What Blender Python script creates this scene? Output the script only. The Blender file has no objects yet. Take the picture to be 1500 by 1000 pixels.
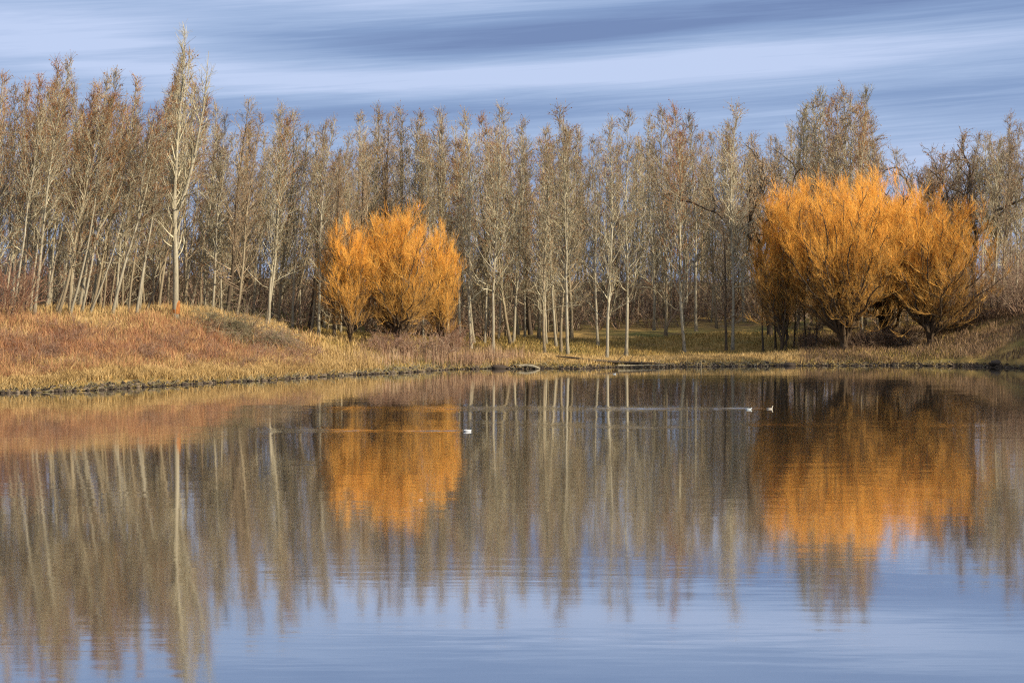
import bpy, math, random
import numpy as np
from mathutils import Vector, Matrix, Euler

C = bpy.context.scene.collection
F = 3000.0          # focal length in units of the 1500-wide picture
HY = 430.0          # row of the horizon
CAMH = 6.5
PI = math.pi

# ------------------------------------------------------------------ scene, camera, light
sc = bpy.context.scene
sc.render.engine = 'CYCLES'
sc.view_settings.view_transform = 'Standard'
sc.view_settings.look = 'None'
sc.view_settings.exposure = 0.45
sc.view_settings.gamma = 1.0
sc.cycles.use_denoising = False
sc.cycles.pixel_filter_type = 'BLACKMAN_HARRIS'; sc.cycles.filter_width = 1.2
sc.cycles.max_bounces = 5
sc.cycles.diffuse_bounces = 2
sc.cycles.glossy_bounces = 3
sc.cycles.transparent_max_bounces = 4
sc.cycles.caustics_reflective = False
sc.cycles.caustics_refractive = False
cd = bpy.data.cameras.new('camera'); cam = bpy.data.objects.new('camera', cd); C.objects.link(cam)
cd.sensor_width = 36; cd.lens = 72; cd.clip_start = 0.5; cd.clip_end = 8000
cam.location = (0, 0, CAMH)
cam.rotation_euler = (PI/2 - math.atan(70/F), 0, 0)
sc.camera = cam

SUN_EL = math.radians(25)
SUN_AZ = math.radians(120)      # clockwise from +Y: to the right and behind the camera
sdir = Vector((math.sin(SUN_AZ)*math.cos(SUN_EL), math.cos(SUN_AZ)*math.cos(SUN_EL), math.sin(SUN_EL)))
sl = bpy.data.lights.new('sun', 'SUN'); sl.energy = 4.9; sl.angle = math.radians(0.5); sl.color = (1.0, 0.86, 0.66)
so = bpy.data.objects.new('sun', sl); C.objects.link(so)
so.rotation_euler = sdir.to_track_quat('Z', 'Y').to_euler(); so.location = (60, -60, 60)

# ------------------------------------------------------------------ node helper
class NT:
    def __init__(s, tree):
        s.t = tree; s.n = tree.nodes; s.l = tree.links
        for x in list(s.n): s.n.remove(x)
    def node(s, typ, **kw):
        n = s.n.new(typ)
        for k, v in kw.items(): setattr(n, k, v)
        return n
    def put(s, sock, v):
        if v is None: return
        if hasattr(v, 'is_linked') or isinstance(v, bpy.types.NodeSocket): s.l.new(v, sock)
        else: sock.default_value = v
    def m(s, op, a, b=None, c=None, clamp=False):
        n = s.node('ShaderNodeMath', operation=op); n.use_clamp = clamp
        s.put(n.inputs[0], a); s.put(n.inputs[1], b); s.put(n.inputs[2], c)
        return n.outputs[0]
    def noise(s, vec, scale, detail=3, rough=0.5, out='Fac', dist=0.0):
        n = s.node('ShaderNodeTexNoise'); s.put(n.inputs['Vector'], vec)
        n.inputs['Scale'].default_value = scale; n.inputs['Detail'].default_value = detail
        n.inputs['Roughness'].default_value = rough; n.inputs['Distortion'].default_value = dist
        return n.outputs[out]
    def ramp(s, fac, stops, interp='LINEAR'):
        n = s.node('ShaderNodeValToRGB'); s.put(n.inputs[0], fac); r = n.color_ramp; r.interpolation = interp
        while len(r.elements) > 1: r.elements.remove(r.elements[-1])
        r.elements[0].position = stops[0][0]; r.elements[0].color = (*stops[0][1], 1)
        for p, c in stops[1:]:
            e = r.elements.new(p); e.color = (*c, 1)
        return n.outputs[0]
    def mix(s, fac, a, b, mode='MIX'):
        n = s.node('ShaderNodeMix', data_type='RGBA', blend_type=mode)
        s.put(n.inputs[0], fac)
        s.put(n.inputs[6], (*a, 1) if isinstance(a, tuple) else a)
        s.put(n.inputs[7], (*b, 1) if isinstance(b, tuple) else b)
        return n.outputs[2]
    def scale(s, vec, v):
        n = s.node('ShaderNodeVectorMath', operation='MULTIPLY'); s.put(n.inputs[0], vec); n.inputs[1].default_value = v
        return n.outputs[0]

def mat(name):
    m = bpy.data.materials.new(name); m.use_nodes = True
    return m, NT(m.node_tree)

def finish(nt, col, rough=0.9, spec=0.2, bump=None, bs=0.3, bd=0.02):
    b = nt.node('ShaderNodeBsdfPrincipled'); o = nt.node('ShaderNodeOutputMaterial')
    nt.put(b.inputs['Base Color'], (*col, 1) if isinstance(col, tuple) else col)
    nt.put(b.inputs['Roughness'], rough); b.inputs['Specular IOR Level'].default_value = spec
    if bump is not None:
        bn = nt.node('ShaderNodeBump'); nt.put(bn.inputs['Height'], bump)
        bn.inputs['Strength'].default_value = bs; bn.inputs['Distance'].default_value = bd
        nt.l.new(bn.outputs[0], b.inputs['Normal'])
    nt.l.new(b.outputs[0], o.inputs[0])

def speckle(name, cols, pos_scale=0.6, obj_var=0.25, rough=0.85):
    """many small pieces: tone by island, slow drift by position, and a shift per object copy"""
    m, nt = mat(name)
    g = nt.node('ShaderNodeNewGeometry'); oi = nt.node('ShaderNodeObjectInfo')
    n = nt.noise(g.outputs['Position'], pos_scale, 2)
    f = nt.m('MULTIPLY', g.outputs['Random Per Island'], 0.62)
    f = nt.m('ADD', f, nt.m('MULTIPLY', n, 0.76)); f = nt.m('SUBTRACT', f, 0.19)
    f = nt.m('ADD', f, nt.m('MULTIPLY', nt.m('SUBTRACT', oi.outputs['Random'], 0.5), obj_var), clamp=True)
    k = len(cols) - 1
    col = nt.ramp(f, [(i/k, c) for i, c in enumerate(cols)])
    finish(nt, col, rough, 0.15)
    return m

# ------------------------------------------------------------------ sky
w = bpy.data.worlds.new('World'); sc.world = w; w.use_nodes = True
nt = NT(w.node_tree)
sky = nt.node('ShaderNodeTexSky', sky_type='NISHITA'); sky.sun_disc = False
sky.sun_elevation = SUN_EL; sky.sun_rotation = SUN_AZ
sky.air_density = 1.0; sky.dust_density = 0.4; sky.ozone_density = 3.0
tc = nt.node('ShaderNodeTexCoord'); sp = nt.node('ShaderNodeSeparateXYZ'); nt.l.new(tc.outputs['Generated'], sp.inputs[0])
az = nt.m('ARCTAN2', sp.outputs[0], sp.outputs[1]); el = nt.m('ARCSINE', sp.outputs[2])
def gauss(a0, e0, aw, ew, tilt=0.0):
    da = nt.m('SUBTRACT', az, a0)
    de = nt.m('SUBTRACT', nt.m('SUBTRACT', el, e0), nt.m('MULTIPLY', da, tilt))
    q = nt.m('ADD', nt.m('POWER', nt.m('DIVIDE', da, aw), 2.0), nt.m('POWER', nt.m('DIVIDE', de, ew), 2.0))
    return nt.m('EXPONENT', nt.m('MULTIPLY', q, -1.0))
def streak(sa, se, tilt, seed, detail=4, rough=0.55, dist=0.4):
    cx = nt.node('ShaderNodeCombineXYZ')
    nt.put(cx.inputs[0], nt.m('MULTIPLY', az, sa))
    nt.put(cx.inputs[1], nt.m('MULTIPLY', nt.m('SUBTRACT', el, nt.m('MULTIPLY', az, tilt)), se))
    cx.inputs[2].default_value = seed
    return nt.noise(cx.outputs[0], 1.0, detail, rough, dist=dist)
n1 = streak(2.5, 42, 0.05, 3.1); n2 = streak(6, 120, 0.07, 8.4, 5, 0.6, 0.8); n3 = streak(1.2, 16, 0.02, 5.5, 2); n4 = streak(9, 330, 0.06, 1.7, 5, 0.65, 1.2)
P = lambda px: (px-750)/F
E = lambda py: (HY-py)/F
cl = nt.m('ADD', nt.m('MULTIPLY', n1, 0.9), nt.m('MULTIPLY', n2, 0.62))
cl = nt.m('ADD', cl, nt.m('MULTIPLY', n3, 0.4)); cl = nt.m('ADD', cl, nt.m('MULTIPLY', n4, 0.42)); cl = nt.m('SUBTRACT', cl, 0.63)
for amp, a0, e0, aw, ew, tl in [
        (0.50, P(90), E(60), 0.075, 0.014, -0.02), (0.22, P(330), E(115), 0.10, 0.010, -0.03),
        (0.45, P(1150), E(90), 0.15, 0.009, 0.05), (0.22, P(700), E(118), 0.10, 0.006, 0.03),
        (-0.42, P(760), E(62), 0.11, 0.008, 0.05), (-0.42, P(1300), E(10), 0.16, 0.012, 0.03),
        (-0.34, P(480), E(165), 0.12, 0.008, 0.05), (-0.20, P(1350), E(150), 0.07, 0.006, 0.0),
        (0.26, P(1350), E(230), 0.08, 0.018, 0.0), (0.25, P(600), E(5), 0.06, 0.006, 0.0),
        (-0.22, P(750), 0.195, 0.5, 0.020, 0.0), (0.34, P(1150), 0.157, 0.2, 0.011, 0.03), (0.2, P(400), 0.165, 0.2, 0.010, 0.0)]:
    cl = nt.m('ADD', cl, nt.m('MULTIPLY', gauss(a0, e0, aw, ew, tl), amp))
cl = nt.m('SMOOTHSTEP', cl, 0.05, 1.0) if False else nt.m('MULTIPLY', cl, 1.0, clamp=True)
cloud = nt.ramp(cl, [(0.0, (0.62, 1.04, 2.2)), (0.35, (1.0, 1.57, 2.85)), (0.65, (1.65, 2.28, 3.6)), (1.0, (2.6, 3.15, 4.5))])
high = nt.m('SUBTRACT', 1.0, nt.m('MULTIPLY', nt.m('SUBTRACT', el, 0.25), 2.2, clamp=True), clamp=True)   # cloud streaks fade out above
fill_veil = nt.mix(0.62, sky.outputs[0], (6.2, 6.4, 7.0))      # unseen bright overcast, added above the view as soft fill light
skyc = nt.mix(nt.m('MULTIPLY', high, 0.92), fill_veil, cloud)
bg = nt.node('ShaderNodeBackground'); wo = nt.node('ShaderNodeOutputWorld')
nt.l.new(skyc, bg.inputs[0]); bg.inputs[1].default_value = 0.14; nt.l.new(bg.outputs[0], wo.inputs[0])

# ------------------------------------------------------------------ mesh helpers
def mesh_from(name, V, faces_list, mats, mat_idx=None, smooth=False):
    """V (n,3); faces_list: list of int arrays (m,k)"""
    me = bpy.data.meshes.new(name)
    V = np.asarray(V, dtype=np.float32)
    nl = sum(f.size for f in faces_list); nf = sum(len(f) for f in faces_list)
    me.vertices.add(len(V)); me.vertices.foreach_set('co', V.ravel())
    me.loops.add(nl); me.polygons.add(nf)
    me.loops.foreach_set('vertex_index', np.concatenate([f.ravel() for f in faces_list]).astype(np.int32))
    tot = np.concatenate([np.full(len(f), f.shape[1], np.int32) for f in faces_list])
    st = np.concatenate([[0], np.cumsum(tot)[:-1]]).astype(np.int32)
    me.polygons.foreach_set('loop_start', st); me.polygons.foreach_set('loop_total', tot)
    if mat_idx is not None: me.polygons.foreach_set('material_index', np.asarray(mat_idx, np.int32))
    if smooth: me.polygons.foreach_set('use_smooth', np.ones(nf, bool))
    for m in mats: me.materials.append(m)
    me.update(); me.validate()
    return me

class Segs:
    """collects tapered segments; builds prisms with k sides"""
    def __init__(s): s.a = []; s.b = []; s.ra = []; s.rb = []; s.m = []
    def add(s, a, b, ra, rb, m=0):
        s.a.append(a); s.b.append(b); s.ra.append(ra); s.rb.append(rb); s.m.append(m)
    def arrays(s, k=3):
        a = np.array(s.a); b = np.array(s.b); ra = np.array(s.ra)[:, None]; rb = np.array(s.rb)[:, None]
        d = b - a; d /= np.maximum(np.linalg.norm(d, axis=1, keepdims=True), 1e-9)
        up = np.where(np.abs(d[:, 2:3]) > 0.9, np.array([[1., 0, 0]]), np.array([[0, 0, 1.]]))
        u = np.cross(d, up); u /= np.linalg.norm(u, axis=1, keepdims=True); v = np.cross(d, u)
        n = len(a); V = np.zeros((n, 2*k, 3))
        for i in range(k):
            t = 2*PI*i/k; o = u*math.cos(t) + v*math.sin(t)
            V[:, i] = a + o*ra; V[:, k+i] = b + o*rb
        base = (np.arange(n)*2*k)[:, None]
        F_ = []
        for i in range(k):
            j = (i+1) % k
            F_.append(np.hstack([base+i, base+j, base+k+j, base+k+i]))
        Fq = np.stack(F_, 1).reshape(-1, 4)
        M = np.repeat(np.array(s.m), k)
        return V.reshape(-1, 3), Fq, M
    def mesh(s, name, mats, k=3):
        V, Fq, M = s.arrays(k)
        return mesh_from(name, V, [Fq], mats, M)

def tube(V, Fc, pts, radii, k=7):
    """append a continuous tube with rings to lists V (points) and Fc (quads)"""
    pts = [np.asarray(p, float) for p in pts]; n = len(pts); b0 = len(V)
    u = None
    for i, p in enumerate(pts):
        d = pts[min(i+1, n-1)] - pts[max(i-1, 0)]; d /= np.linalg.norm(d)
        if u is None:
            u = np.cross(d, [0.3, 0.9, 0.2]); u /= np.linalg.norm(u)
        u = u - d*np.dot(u, d); u /= np.linalg.norm(u); v = np.cross(d, u)
        for j in range(k):
            t = 2*PI*j/k
            V.append(p + (u*math.cos(t) + v*math.sin(t))*radii[i])
    for i in range(n-1):
        for j in range(k):
            q = (j+1) % k
            Fc.append((b0+i*k+j, b0+i*k+q, b0+(i+1)*k+q, b0+(i+1)*k+j))

def link(name, me, parent=None, loc=(0, 0, 0)):
    o = bpy.data.objects.new(name, me); C.objects.link(o); o.location = loc
    if parent: o.parent = parent
    return o
def thing(name, label, cat, loc=(0, 0, 0), group=None):
    o = bpy.data.objects.new(name, None); C.objects.link(o); o.location = loc; o.empty_display_size = 0.5
    o['label'] = label; o['category'] = cat
    if group: o['group'] = group
    return o
def tag(o, label, cat, group=None, kind=None):
    o['label'] = label
    if cat: o['category'] = cat
    if group: o['group'] = group
    if kind: o['kind'] = kind

# ------------------------------------------------------------------ terrain
SH = np.array([(-9000, 8), (-3000, 24), (-1500, 60), (-700, 100), (-300, 122), (0, 132.7), (100, 136.5), (200, 142), (300, 148), (400, 153.5),
               (500, 162), (600, 169.6), (650, 174), (720, 177), (800, 178), (850, 177), (900, 180), (1000, 182), (1100, 184),
               (1200, 184), (1300, 185), (1400, 184), (1500, 178), (1600, 166), (1750, 148), (2100, 110), (2700, 70), (4500, 30), (9000, 8)], float)
DK = np.array([0, 1.0, 3, 8, 14, 20, 35, 60, 100, 180, 400], float)
COL = {
 -300: [0, .5, .9, 2.2, 4.0, 5.0, 5.2, 5.8, 7.2, 9, 9],
 0:    [0, .5, .9, 2.3, 4.1, 4.9, 5.1, 5.8, 7.2, 9, 9],
 150:  [0, .5, .9, 2.2, 4.1, 5.0, 5.2, 5.8, 7.2, 9, 9],
 300:  [0, .5, .8, 2.1, 4.0, 4.9, 5.1, 5.6, 7.0, 9, 9],
 380:  [0, .4, .8, 1.9, 3.2, 3.9, 4.4, 5.0, 6.5, 9, 9],
 450:  [0, .4, .8, 1.8, 2.6, 2.9, 3.4, 4.2, 6.0, 9, 9],
 550:  [0, .3, .6, 1.4, 1.9, 2.2, 2.6, 3.6, 5.5, 8.5, 9],
 650:  [0, .3, .5, 1.0, 1.5, 1.8, 2.2, 3.0, 5.0, 8.5, 9],
 800:  [0, .25, .45, .7, 1.0, 1.3, 2.2, 3.4, 5.0, 8.5, 9],
 950:  [0, .25, .4, .6, .9, 1.3, 2.4, 4.0, 5.5, 8.5, 9],
 1120: [0, .25, .45, .7, 1.1, 1.6, 2.9, 4.5, 6.0, 8.5, 9],
 1250: [0, .3, .6, 1.2, 1.7, 2.1, 3.0, 4.3, 6.0, 8.5, 9],
 1350: [0, .4, .8, 1.6, 2.2, 2.8, 3.7, 4.9, 6.5, 8.5, 9],
 1430: [0, .7, 1.3, 2.5, 3.6, 4.3, 4.9, 5.8, 7.2, 9, 9],
 1520: [0, .9, 1.7, 3.3, 4.8, 5.4, 5.8, 6.4, 7.6, 9, 9],
 1600: [0, .6, 1.3, 3.0, 4.9, 5.9, 6.6, 7.4, 8.6, 9, 9],
 1720: [0, .6, 1.6, 4.0, 6.5, 8, 9, 9.5, 10, 10, 9],
 2300: [0, .6, 1.6, 4.5, 8.0, 9, 10, 10, 10, 10, 9]}
CK = np.array(sorted(COL)); CZ = np.array([COL[k] for k in sorted(COL)])
def wob(x, y, s):
    return (np.sin(x*0.93*s+1.3*np.sin(y*0.71*s+0.5))+np.sin(y*1.17*s+2.1*np.sin(x*0.53*s))+0.6*np.sin(x*2.3*s-y*1.9*s+1.0))/2.6
def ground(X, Y):
    X = np.asarray(X, float); Y = np.asarray(Y, float)
    Yc = np.maximum(Y, 1.0)
    px = 750 + F*X/Yc
    Ds = np.interp(px, SH[:, 0], SH[:, 1])
    d = Y - Ds + 0.9*wob(X, X*0.4, .42) + 0.45*wob(X, X*0.4, 1.3) + 0.15*wob(X, Y*0.1, 4.0)
    ci = np.clip(np.interp(px, CK, np.arange(len(CK))), 0, len(CK)-1.001)
    di = np.clip(np.interp(d, DK, np.arange(len(DK))), 0, len(DK)-1.001)
    c0 = ci.astype(int); d0 = di.astype(int); cf = ci-c0; df = di-d0
    z = (CZ[c0, d0]*(1-cf)*(1-df) + CZ[c0+1, d0]*cf*(1-df) + CZ[c0, d0+1]*(1-cf)*df + CZ[c0+1, d0+1]*cf*df)
    amp = np.clip(d/8, 0, 1)
    z = z + amp*(0.16*wob(X, Y, 0.35) + 0.07*wob(X+9, Y, 1.3))
    z = np.where(d < 0, np.maximum(d*0.6, -2.2), z)
    zn = np.clip((19-Y)*0.27, -2.2, 4.8)
    return np.maximum(z, np.where(Y < 24, zn, -2.2))
def gz(x, y): return float(ground(x, y))
def at(px, d):
    """point on the bank: picture column px, d metres behind the shoreline"""
    Y = float(np.interp(px, SH[:, 0], SH[:, 1])) + d
    X = (px-750)/F*Y
    return X, Y, gz(X, Y)
def wat(px, py):
    Y = CAMH*F/(py-HY); return (px-750)/F*Y, Y

xs = np.concatenate([[-3500, -2000, -1200, -700, -450, -300, -220, -160, -125], np.arange(-100, -46, 2.0), np.arange(-46, 62, 0.5), np.arange(62, 110, 2.0), [125, 160, 220, 300, 450, 700, 1200, 2000, 3500]])
ys = np.concatenate([[-3000, -1200, -500, -200, -80, -30, -10], np.arange(0, 30, 1.5), np.arange(30, 120, 3.0), np.arange(120, 215, 0.4), np.arange(215, 260, 2.0), [265, 280, 300, 330, 370, 420, 500, 650, 900, 1400, 2200, 3800]])
GX, GY = np.meshgrid(xs, ys); GZ = ground(GX, GY)
V = np.stack([GX.ravel(), GY.ravel(), GZ.ravel()], 1)
nx = len(xs); ny = len(ys)
ii = (np.arange(ny-1)[:, None]*nx + np.arange(nx-1)[None, :]).ravel()
Fg = np.stack([ii, ii+1, ii+nx+1, ii+nx], 1)
m_ground, nt = mat('bank_ground')
g = nt.node('ShaderNodeNewGeometry'); pos = g.outputs['Position']
spz = nt.node('ShaderNodeSeparateXYZ'); nt.l.new(pos, spz.inputs[0])
big = nt.noise(pos, 0.09, 4, 0.6); mid = nt.noise(pos, 0.6, 5, 0.65); fine = nt.noise(pos, 7.0, 4, 0.7)
straw = nt.ramp(mid, [(0.25, (0.10, 0.075, 0.03)), (0.45, (0.26, 0.17, 0.06)), (0.62, (0.42, 0.27, 0.09)), (0.8, (0.55, 0.38, 0.15))])
olive = nt.ramp(fine, [(0.3, (0.055, 0.06, 0.02)), (0.7, (0.16, 0.15, 0.045))])
col = nt.mix(nt.m('MULTIPLY', nt.m('SUBTRACT', big, 0.42), 5.0, clamp=True), straw, olive)
litter = nt.ramp(fine, [(0.25, (0.07, 0.045, 0.028)), (0.6, (0.19, 0.12, 0.06)), (0.85, (0.34, 0.24, 0.12))])
col = nt.mix(nt.m('MULTIPLY', nt.m('SUBTRACT', nt.noise(pos, 0.22, 3), 0.52), 6.0, clamp=True), col, litter)
mud = nt.ramp(fine, [(0.3, (0.022, 0.016, 0.012)), (0.6, (0.06, 0.045, 0.032)), (0.8, (0.15, 0.12, 0.09))])
zz = nt.m('ADD', spz.outputs[2], nt.m('MULTIPLY', mid, -0.35))
col = nt.mix(nt.m('SUBTRACT', 1.0, nt.m('MULTIPLY', nt.m('SUBTRACT', zz, 0.02), 5.0, clamp=True), clamp=True), col, mud)
finish(nt, col, 0.95, 0.1, fine, 0.8, 0.12)
o = link('ground', mesh_from('ground', V, [Fg], [m_ground], smooth=True)); tag(o, 'grassy banks and wooded ground around the pond', None, kind='structure')

# ------------------------------------------------------------------ water
D1 = wat(685, 631); D2 = wat(1128, 598); D3 = wat(1097, 599)
wx = np.concatenate([[-700, -300, -150, -90], np.arange(-70, 70, 0.6), [90, 150, 300, 700]])
wy = np.concatenate([[5, 12, 20], np.arange(26, 190, 0.35), [200, 230]])
WX, WY = np.meshgrid(wx, wy)
V = np.stack([WX.ravel(), WY.ravel(), np.zeros(WX.size)], 1)
nx = len(wx); ny = len(wy)
ii = (np.arange(ny-1)[:, None]*nx + np.arange(nx-1)[None, :]).ravel()
Fw = np.stack([ii, ii+1, ii+nx+1, ii+nx], 1)
m_water, nt = mat('water')
g = nt.node('ShaderNodeNewGeometry'); pos = g.outputs['Position']
at_ = nt.node('ShaderNodeAttribute', attribute_name='ripple'); ripple = at_.outputs['Fac']
nA = nt.noise(nt.scale(pos, (0.55, 3.4, 1)), 1.0, 3, 0.6, 'Color'); nB = nt.noise(nt.scale(pos, (0.10, 0.75, 1)), 1.0, 2, 0.5, 'Color')
nC = nt.noise(nt.scale(pos, (1.2, 7.0, 1)), 1.0, 2, 0.6, 'Color')
def slope(ncol, sx, sy):
    v = nt.node('ShaderNodeVectorMath', operation='SUBTRACT'); nt.l.new(ncol, v.inputs[0]); v.inputs[1].default_value = (0.5, 0.5, 0.5)
    return nt.scale(v.outputs[0], (sx, sy, 0))
def vadd(a, b):
    v = nt.node('ShaderNodeVectorMath', operation='ADD'); nt.l.new(a, v.inputs[0]); nt.l.new(b, v.inputs[1]); return v.outputs[0]
def vscl(a, f):
    v = nt.node('ShaderNodeVectorMath', operation='SCALE'); nt.l.new(a, v.inputs[0]); nt.put(v.inputs['Scale'], f); return v.outputs[0]
patch = nt.noise(nt.scale(pos, (0.02, 0.10, 1)), 1.0, 3, 0.5)
pa = nt.m('ADD', 0.35, nt.m('MULTIPLY', nt.m('SUBTRACT', patch, 0.4), 3.5, clamp=True))
base = vscl(vadd(slope(nA, 0.004, 0.021), slope(nB, 0.002, 0.009)), pa)
wk = vscl(vadd(slope(nA, 0.06, 0.30), slope(nC, 0.08, 0.36)), ripple)
tot = vadd(vadd(base, wk), vscl(nt.scale(pos, (0, 0, 0)), 0.0))
lean = nt.node('ShaderNodeCombineXYZ'); nt.put(lean.inputs[1], nt.m('MULTIPLY', ripple, -0.062)); lean.inputs[2].default_value = 1.0
nrm = nt.node('ShaderNodeVectorMath', operation='NORMALIZE'); nt.l.new(vadd(tot, lean.outputs[0]), nrm.inputs[0])
gl = nt.node('ShaderNodeBsdfGlossy'); gl.inputs['Color'].default_value = (0.97, 0.97, 0.97, 1)
gl.inputs['Roughness'].default_value = 0.052; nt.l.new(nrm.outputs[0], gl.inputs['Normal'])
df = nt.node('ShaderNodeBsdfDiffuse'); df.inputs['Color'].default_value = (0.035, 0.035, 0.028, 1)
dp = nt.node('ShaderNodeVectorMath', operation='DOT_PRODUCT'); nt.l.new(g.outputs['Incoming'], dp.inputs[0]); nt.l.new(nrm.outputs[0], dp.inputs[1])
frv = nt.m('POWER', nt.m('SUBTRACT', 1.0, nt.m('ABSOLUTE', dp.outputs['Value']), clamp=True), 1.35)
ms = nt.node('ShaderNodeMixShader'); nt.l.new(frv, ms.inputs[0]); nt.l.new(df.outputs[0], ms.inputs[1]); nt.l.new(gl.outputs[0], ms.inputs[2])
ou = nt.node('ShaderNodeOutputMaterial'); nt.l.new(ms.outputs[0], ou.inputs[0])
me = mesh_from('water', V, [Fw], [m_water])
rp = np.zeros(WX.size)
Xf, Yf = WX.ravel(), WY.ravel()
def wake(x0, y0, length, k, w0, grow, amp, fade=0.5):
    """arm of a wake trailing to the left of (x0,y0)"""
    t = (x0-Xf)
    yc = y0 + k*t + 0.25*np.sin(t*0.35+y0)
    ww = w0 + grow*np.clip(t, 0, None)
    a = np.exp(-((Yf-yc)/ww)**2)*np.clip((t+0.2)/0.4, 0, 1)*np.clip(1.2-t/length, 0, 1)**fade*(t < length*1.2)
    return amp*a*(0.65+0.35*np.sin(t*0.9+1.7*np.sin(t*0.23)))
rp += wake(D1[0]-.2, D1[1], 10, 0.005, .75, .05, 0.6)
rp += wake(D1[0]-.2, D1[1], 12, 0.16, .4, .03, 0.5)
rp += wake(D1[0]-.2, D1[1], 10, -0.06, .2, .02, 0.3)
rp += wake(D2[0]-.2, D2[1], 28, 0.003, 1.3, .08, .75, 1.0)
rp += wake(D2[0]-.2, D2[1], 30, 0.06, .25, .02, 0.35)
rp += wake(D3[0]-.2, D3[1]-.2, 22, -0.03, 1.2, .07, 0.4, 1.0)
for (pxa, pxb, py, wd, amp) in [(700, 1480, 623, 1.4, .24), (260, 520, 603, 1.3, .18), (480, 1420, 618, 1.3, .12), (380, 700, 625, 1.2, .18), (740, 1100, 626, 1.3, .3)]:
    Yc = CAMH*F/(py-HY); xa = (pxa-750)/F*Yc; xb = (pxb-750)/F*Yc
    e = np.clip((Xf-xa)/3, 0, 1)*np.clip((xb-Xf)/3, 0, 1)
    rp += amp*e*np.exp(-((Yf-Yc-0.5*np.sin(Xf*0.13))/wd)**2)*(0.55+0.45*np.sin(Xf*0.55+py))
at0 = me.attributes.new('ripple', 'FLOAT', 'POINT'); at0.data.foreach_set('value', np.clip(rp, 0, 1).astype(np.float32))
o = link('water', me); tag(o, 'calm pond with rippled reflections', None, kind='structure')

# ------------------------------------------------------------------ tree materials
def bark(name, pale, mid_, dark, base_dark=0.5):
    m, nt = mat(name)
    tc = nt.node('ShaderNodeTexCoord'); oi = nt.node('ShaderNodeObjectInfo')
    p = nt.scale(tc.outputs['Object'], (5.0, 5.0, 1.1)); sp = nt.node('ShaderNodeSeparateXYZ'); nt.l.new(tc.outputs['Object'], sp.inputs[0])
    n = nt.noise(p, 1.0, 5, 0.65); f = nt.noise(nt.scale(tc.outputs['Object'], (22, 22, 5)), 1.0, 3)
    # old furrowed bark covers the foot of the trunk, in a ragged patch
    foot = nt.m('SUBTRACT', nt.m('ADD', nt.m('MULTIPLY', nt.m('SUBTRACT', 3.0, sp.outputs[2]), 0.16), nt.m('MULTIPLY', nt.m('SUBTRACT', n, 0.5), 2.4)), 0.0)
    foot = nt.m('MULTIPLY', foot, 2.5*base_dark, clamp=True)
    c = nt.ramp(nt.m('ADD', nt.m('MULTIPLY', n, 0.6), nt.m('MULTIPLY', f, 0.4)), [(0.3, dark), (0.42, mid_), (0.6, pale)])
    c = nt.mix(foot, c, nt.ramp(f, [(0.3, tuple(x*0.6 for x in dark)), (0.7, tuple(x*0.9 for x in mid_))]))
    c = nt.mix(nt.m('MULTIPLY', oi.outputs['Random'], 0.35), c, mid_)
    finish(nt, c, 0.9, 0.15, f, 0.6, 0.03)
    return m
M_pale = bark('pale_bark', (0.49, 0.45, 0.33), (0.30, 0.26, 0.18), (0.08, 0.065, 0.05), 0.55)
M_grey = bark('grey_bark', (0.40, 0.34, 0.22), (0.24, 0.19, 0.12), (0.07, 0.055, 0.04), 0.7)
M_dark = bark('dark_bark', (0.15, 0.115, 0.075), (0.08, 0.06, 0.042), (0.028, 0.022, 0.017), 0.5)
M_twigp = speckle('pale_twigs', [(0.10, 0.08, 0.055), (0.29, 0.25, 0.16), (0.50, 0.45, 0.30), (0.74, 0.68, 0.48)], 0.5, 0.3)
M_twigb = speckle('brown_twigs', [(0.08, 0.055, 0.04), (0.22, 0.155, 0.10), (0.39, 0.30, 0.19), (0.58, 0.49, 0.33)], 0.5, 0.3)
M_bud = speckle('red_buds', [(0.14, 0.05, 0.025), (0.30, 0.12, 0.05), (0.42, 0.22, 0.08), (0.50, 0.36, 0.17)], 0.35, 0.4)
M_olive = speckle('olive_buds', [(0.08, 0.06, 0.02), (0.20, 0.15, 0.055), (0.36, 0.29, 0.12), (0.52, 0.44, 0.22)], 0.35, 0.3)
M_orange = speckle('orange_twigs', [(0.55, 0.22, 0.035), (0.86, 0.38, 0.06), (0.98, 0.50, 0.09), (0.99, 0.65, 0.18)], 0.6, 0.15)
M_orangeb = speckle('orange_brown_twigs', [(0.20, 0.10, 0.035), (0.42, 0.22, 0.06), (0.62, 0.35, 0.09), (0.76, 0.50, 0.18)], 0.45, 0.15)
M_purp = speckle('purple_brown_stems', [(0.09, 0.055, 0.045), (0.23, 0.145, 0.105), (0.38, 0.26, 0.18), (0.52, 0.40, 0.28)], 0.5, 0.3)
M_red = speckle('red_stems', [(0.10, 0.045, 0.032), (0.24, 0.11, 0.07), (0.38, 0.22, 0.13), (0.5, 0.36, 0.22)], 0.4, 0.3)
M_greyst = speckle('grey_stems', [(0.10, 0.08, 0.05), (0.20, 0.17, 0.10), (0.30, 0.26, 0.15), (0.42, 0.36, 0.22)], 0.5, 0.3)

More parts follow.
